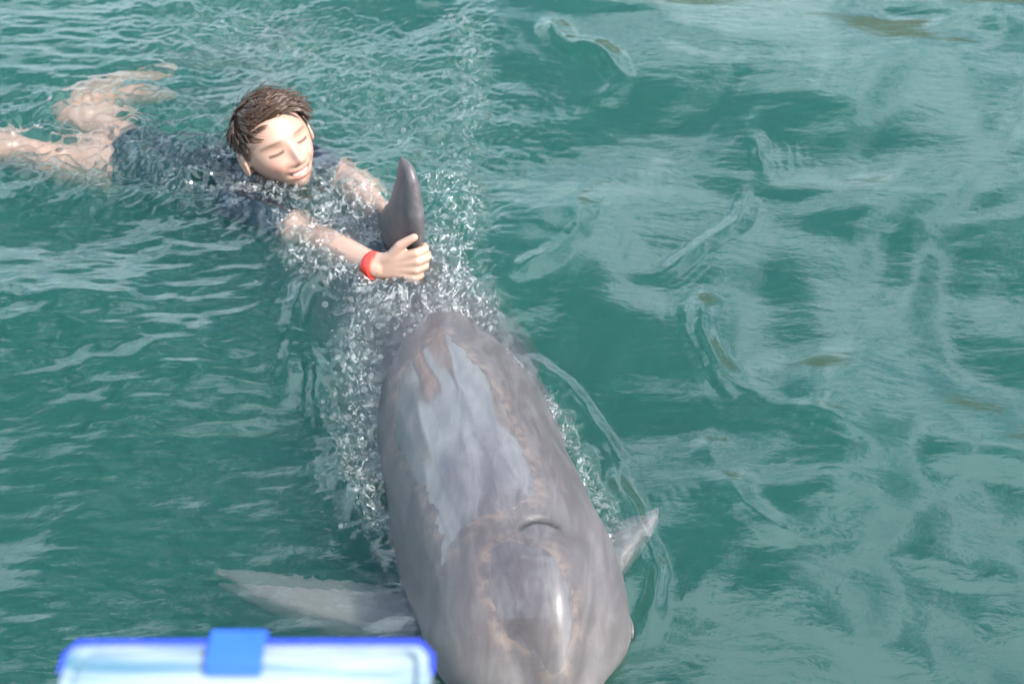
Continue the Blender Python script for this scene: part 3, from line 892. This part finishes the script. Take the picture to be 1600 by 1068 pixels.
# hair: an under-layer and a few thousand short wet strands
def build_hair():
    r_ = random.Random(4); mb = MB()
    bm = bmesh.new(); bmesh.ops.create_icosphere(bm, subdivisions=5, radius=1); bm.verts.ensure_lookup_table()
    d = np.array([v.co for v in bm.verts]); fc = [tuple(v.index for v in f.verts) for f in bm.faces]; bm.free()
    q = head_radius_point(d)
    def hairline(q):
        # height above which hair grows, by direction round the head
        yy = q[:, 1] / .09; front = sstep(.15, .8, yy); side = sstep(-.5, .35, yy) * (1 - front)
        return front * .066 + side * (.004 + .030 * sstep(.0, .35, yy)) + (1 - front - side) * -.045 + .004 * perlin(q[:, 0] * 60, q[:, 1] * 60, 91)
    keep = q[:, 2] > hairline(q)
    F_ = [f for f in fc if keep[list(f)].all()]
    nn = q / np.linalg.norm(q, axis=1)[:, None]
    used = sorted({i for f in F_ for i in f}); mp = {i: j for j, i in enumerate(used)}
    mb.add(head_to_world(q[used] + nn[used] * .004), [tuple(mp[i] for i in f) for f in F_])
    cand = np.where(q[:, 2] > hairline(q) - .002)[0]
    whorl = np.array([-.012, -.060, .082])
    def strand(i, extra, jit):
        p = q[i]; nv = nn[i]
        top = float(sstep(.015, .075, p[2])); frn = float(sstep(.0, .06, p[1])) * top
        flow = (p - whorl) * (1 - frn) / .1 + np.array([.85, .10, .22]) * frn + np.array([.25, .15, 0]) * top
        flow = flow + np.array([0, .25, -.5]) * (1 - top)
        flow = flow - nv * (flow @ nv)
        if np.linalg.norm(flow) < 1e-4: flow = np.array([0, 1, 0.])
        flow /= np.linalg.norm(flow)
        cl = perlin(np.array([p[0] * 70]), np.array([p[1] * 70 + p[2] * 50]), 93)[0]
        cl2 = perlin(np.array([p[0] * 30]), np.array([p[1] * 30 + p[2] * 30]), 95)[0]
        side = np.cross(nv, flow)
        flow = flow + side * (cl * .55 + cl2 * .45 + r_.gauss(0, jit)); flow /= np.linalg.norm(flow)
        L = (.022 + .022 * top + .010 * frn + r_.uniform(-.004, .006)) * (1 + .3 * extra)
        lift = .05 + .20 * top + .55 * frn * max(0, cl2 + .25) + .22 * frn + r_.uniform(-.03, .05) + .25 * extra * top
        pts = []; pos = p + nv * .0025; dirv = flow + nv * lift; dirv /= np.linalg.norm(dirv)
        for k in range(6):
            pts.append(pos.copy()); pos = pos + dirv * L / 5
            dirv = dirv - nv * (.12 + .05 * frn) + side * cl * .08 + flow * .05; dirv /= np.linalg.norm(dirv)
            e = (pos / np.array([.0745, .0935, .1075])); ln = np.linalg.norm(e)
            if ln < 1.0 and pos[2] > 0: pos = pos / ln
        return np.array(pts), nv
    seeds = [cand[r_.randrange(len(cand))] for _ in range(330)]
    spos = q[seeds]; spath = [strand(i, 0, .10)[0] for i in seeds]
    for n_ in range(6200):
        i = cand[r_.randrange(len(cand))]; loose = n_ > 5900
        pts, nv = strand(i, 1 if loose else 0, .4 if loose else .06)
        if not loose:                                   # wet hair draws together into locks
            c = spath[int(np.argmin(((spos - q[i]) ** 2).sum(1)))]
            w = (np.arange(6) / 5.0)[:, None] ** 1.1 * .80
            pts = pts * (1 - w) + c * w
        R_ = r_.uniform(.0005, .0010) if not loose else .0004
        mb.tube([head_to_world(w) for w in pts], [R_, R_ * 1.25, R_ * 1.2, R_ * 1.0, R_ * .7, R_ * .2], 4, up=tuple(HM @ nv), cap=False)
    return mb.mesh("hair")
t = NT("hair_brown"); hn = t.noise(t.coord("Object"), 120, 3)
t.principled(Base_Color=t.mixc(hn, (.026, .014, .008, 1), (.095, .050, .027, 1)), Roughness=.30, Specular_IOR_Level=.6)
link("hair", build_hair(), t.m, boy)

# ------------------------------------------------------------------ bubbles and spray
def build_bubbles():
    r_ = np.random.default_rng(8)
    bm = bmesh.new(); bmesh.ops.create_icosphere(bm, subdivisions=2, radius=1); bm.verts.ensure_lookup_table()
    sv = np.array([v.co for v in bm.verts]); sf = np.array([[v.index for v in f.verts] for f in bm.faces]); bm.free()
    lines = [([(470, 400), (520, 430), (560, 455), (620, 475)], .055, 800), ([(590, 450), (560, 520), (550, 600), (555, 700), (585, 800)], .045, 900),
             ([(390, 300), (440, 312), (490, 300)], .035, 450), ([(500, 330), (540, 350), (580, 370)], .06, 500), ([(640, 470), (690, 490), (720, 510)], .025, 220),
             ([(690, 300), (715, 360), (700, 430), (735, 500)], .04, 500), ([(720, 20), (735, 120), (725, 220)], .05, 450), ([(420, 50), (520, 100), (600, 170)], .16, 450),
             ([(785, 545), (866, 635), (915, 735), (950, 820)], .014, 420), ([(250, 290), (320, 298), (390, 305)], .05, 350), ([(600, 500), (640, 500), (680, 500)], .05, 260)]
    C, R_ = [], []
    for pts, w, n in lines:
        n = int(n * .5)
        l = smooth_line([P(a, b, 0)[:2] for a, b in pts]); k = r_.integers(0, len(l), n)
        C.append(l[k] + r_.normal(0, w * .6, (n, 2))); R_.append(np.clip((.0009 * (1 - r_.random(n)) ** -.5), .0008, .0062))
    C = np.vstack(C); R_ = np.concatenate(R_)
    z = water_z(C[:, 0], C[:, 1])
    V = (sv[None] * R_[:, None, None] + np.stack([C[:, 0], C[:, 1], z + R_ * .15], 1)[:, None, :]).reshape(-1, 3)
    F_ = (sf[None] + (np.arange(len(C)) * len(sv))[:, None, None]).reshape(-1, 3)
    return mesh_from("bubbles", V, F_)
t = NT("bubble_film")
fr = t.new("ShaderNodeLayerWeight"); fr.inputs["Blend"].default_value = .22
g_ = t.new("ShaderNodeBsdfGlossy"); g_.inputs["Roughness"].default_value = .05
tr = t.new("ShaderNodeBsdfTransparent"); mx = t.new("ShaderNodeMixShader")
t.l.new(t.math('MULTIPLY', fr.outputs["Fresnel"], .55, clamp=True), mx.inputs[0]); t.l.new(tr.outputs[0], mx.inputs[1]); t.l.new(g_.outputs[0], mx.inputs[2])
df = t.new("ShaderNodeBsdfTranslucent"); df.inputs["Color"].default_value = (.85, .9, .92, 1); mx2 = t.new("ShaderNodeMixShader")
dd_ = t.new("ShaderNodeBsdfDiffuse"); dd_.inputs["Color"].default_value = (.85, .9, .92, 1); ad_ = t.new("ShaderNodeMixShader"); t.l.new(df.outputs[0], ad_.inputs[1]); t.l.new(dd_.outputs[0], ad_.inputs[2])
mx2.inputs[0].default_value = .08; t.l.new(mx.outputs[0], mx2.inputs[1]); t.l.new(ad_.outputs[0], mx2.inputs[2])
t.l.new(mx2.outputs[0], t.out.inputs["Surface"])
tag(link("bubbles", build_bubbles(), t.m), "clear bubbles floating on the broken water around the swimmer and dolphin", "bubbles", kind="stuff")

# ------------------------------------------------------------------ plastic box at the dock's edge
BOX_TOP = .972
fl = P(104, 1000, BOX_TOP); frr = P(676, 1000, BOX_TOP)
fl[1] = frr[1] = P(385, 994, BOX_TOP)[1]
BW = frr[0] - fl[0]; BD = .17; BH = .092
bx_c = np.array([(fl[0] + frr[0]) / 2, fl[1] - BD / 2, BOX_TOP - BH])
def rrect(w, d, r, n=6):
    out = []
    for cx, cy_, a0 in ((w / 2 - r, d / 2 - r, 0), (-w / 2 + r, d / 2 - r, 90), (-w / 2 + r, -d / 2 + r, 180), (w / 2 - r, -d / 2 + r, 270)):
        for k in range(n + 1):
            a = math.radians(a0 + 90 * k / n); out.append((cx + r * math.cos(a), cy_ + r * math.sin(a)))
    return out
def loft(mb, rings, close_top=True, close_bottom=True):
    V = []; n = len(rings[0][0])
    for ring, z in rings: V += [(x, y, z) for x, y in ring]
    F_ = [(i * n + k, i * n + (k + 1) % n, (i + 1) * n + (k + 1) % n, (i + 1) * n + k) for i in range(len(rings) - 1) for k in range(n)]
    if close_bottom: F_.append(tuple(reversed(range(n))))
    if close_top: F_.append(tuple((len(rings) - 1) * n + k for k in range(n)))
    mb.add(V, F_)
box = tag(empty("storage_box", tuple(bx_c)), "clear lidded plastic box with blue rim and blue clip", "plastic box")
def local_part(name, mb, mat):
    me = mb.mesh(name); o = bpy.data.objects.new(name, me); COL.objects.link(o); me.materials.append(mat); o.parent = box
    m = o.modifiers.new("e", 'EDGE_SPLIT'); m.split_angle = math.radians(40)
    return o
t = NT("clear_plastic"); c_ = t.coord("Object", (6, 60, 20)); n_ = t.noise(c_, 1.0, 5, .6, .5)
t.principled(Base_Color=t.mixc(t.rng(n_, .35, .65), (.10, .24, .34, 1), (.48, .56, .62, 1)), Roughness=t.math('ADD', .08, t.math('MULTIPLY', n_, .3)), Transmission_Weight=.4, Normal=t.bump(n_, .5, .004))  # bluish and pale streaks: reflections on the plastic put into its base colour
clear = t.m
blue = mat_plastic("blue_plastic", (.008, .030, .45), .22)
blue2 = mat_plastic("light_blue_plastic", (.015, .09, .55), .22)
mb = MB(); loft(mb, [(rrect(BW * .86, BD * .80, .018), 0), (rrect(BW * .90, BD * .86, .02), .012), (rrect(BW * .95, BD * .93, .022), BH - .016)], True, True); local_part("container", mb, clear)
mb = MB(); loft(mb, [(rrect(BW - .006, BD - .006, .014), BH - .016), (rrect(BW, BD, .015), BH - .012), (rrect(BW, BD, .015), BH - .004), (rrect(BW - .006, BD - .006, .013), BH), (rrect(BW - .016, BD - .016, .012), BH + .0005), (rrect(BW - .020, BD - .020, .011), BH - .005)], False, True); local_part("rim", mb, clear)
for sg in (1, -1):
    mb = MB(); e_ = [(-BW / 2 + .0005, sg * (BD / 2 - .024), BH - .004), (-BW / 2 + .0015, sg * (BD / 2 - .013), BH - .003), (-BW / 2 + .008, sg * (BD / 2 - .005), BH - .002)]
    mb.tube(e_ + [(-x_, y_, z_) for x_, y_, z_ in e_[::-1]], [.0022, .0032, .0037, .0037, .0032, .0022], 10); local_part("seal", mb, blue)
mb = MB(); loft(mb, [(rrect(BW - .0206, BD - .0206, .011), BH - .010), (rrect(BW - .0206, BD - .0206, .011), BH - .0035), (rrect(BW - .03, BD - .03, .014), BH - .002), (rrect(BW - .05, BD - .05, .012), BH - .004)], True, True); local_part("lid", mb, clear)
for k in range(4):
    mb = MB(); mb.box((0, -BD * .30 + k * BD * .17, BH - .0032), (BW * .72, .006, .003), bevel=.0012); local_part("lid_ridge", mb, clear)
cx = P(373, 1000, BOX_TOP)[0] - bx_c[0]
for sg in (1, -1):
    mb = MB()
    prof = [(sg * (BD / 2 + .004), BH - .045), (sg * (BD / 2 + .006), BH - .004), (sg * (BD / 2 + .003), BH + .0025), (sg * (BD / 2 - .006), BH + .004), (sg * (BD / 2 - .024), BH + .003), (sg * (BD / 2 - .026), BH - .001)]
    V = []; hw_ = .0175
    inner = [(y - sg * .003 if z < BH else y, z if z < BH else z - .003) for y, z in prof]
    m = len(prof)
    for xx in (cx - hw_, cx + hw_):
        V += [(xx, y, z) for y, z in prof] + [(xx, y, z) for y, z in inner]
    F_ = []
    for j in range(m - 1):
        F_ += [(j, j + 1, 2 * m + j + 1, 2 * m + j), (m + j, 3 * m + j, 3 * m + j + 1, m + j + 1), (j, m + j, m + j + 1, j + 1), (2 * m + j, 2 * m + j + 1, 3 * m + j + 1, 3 * m + j)]
    F_ += [(0, 2 * m, 3 * m, m), (m - 1, 2 * m - 1, 4 * m - 1, 3 * m - 1)]
    mb.add(V, F_); local_part("clip", mb, blue2)

# ------------------------------------------------------------------ dock under the photographer
wood = mat_wood("weathered_wood", (.16, .12, .085, 1), (.30, .24, .18, 1))
dock = tag(empty("dock", (0, -.3, 0)), "weathered plank dock carrying the plastic box", "dock")
DT = BOX_TOP - BH
def world_part(name, mb, mat, parent, smooth=False):
    return link(name, mb.mesh(name, smooth), mat, parent)
for k in range(7):
    mb = MB(); y0 = .565 - .072 - k * .15
    mb.box((0, y0, DT - .02), (2.6, .143, .04), bevel=.004); world_part("plank", mb, wood, dock)
for sx in (-1.1, 1.1):
    mb = MB(); mb.box((sx, .0, DT - .101), (.1, 1.0, .12), bevel=.004); world_part("beam", mb, wood, dock)
    for yy in (.30, -.40):
        mb = MB(); mb.tube([(sx, yy, -2.75), (sx, yy, DT - .1)], [.08, .075], 14, up=(0, 1, 0), cap=False); world_part("post", mb, wood, dock, True)

# ------------------------------------------------------------------ timber jetty across the water (mirrored in the far ripples)
jet = tag(empty("jetty", (6.2, 13, 0)), "brown timber jetty with plank wall mirrored in the far ripples", "jetty")
wood2 = mat_wood("brown_timber", (.22, .13, .08, 1), (.40, .25, .16, 1))
me_p = MB(); me_p.box((0, 0, 0), (.27, .06, 2.3), bevel=.008); me_plank = me_p.mesh("plank", False); me_plank.materials.append(wood2)
for k in range(34):
    o = bpy.data.objects.new("plank", me_plank); COL.objects.link(o); o.parent = jet
    o.location = (-4.8 + k * .285, (k * 37 % 5) * .006, 1.35 + ((k * 53) % 7) * .015)
me_p = MB(); me_p.tube([(0, 0, -2.8), (0, 0, 2.9)], [.13, .12], 14, up=(0, 1, 0), cap=False); me_post = me_p.mesh("post"); me_post.materials.append(wood2)
for k in range(5):
    o = bpy.data.objects.new("post", me_post); COL.objects.link(o); o.parent = jet; o.location = (-4.6 + k * 2.3, .16, 0)
mb = MB(); mb.box((0, 0, 0), (9.9, 1.2, .08), bevel=.01); me = mb.mesh("deck", False); me.materials.append(wood2)
o = bpy.data.objects.new("deck", me); COL.objects.link(o); o.parent = jet; o.location = (.0, .64, 2.54)
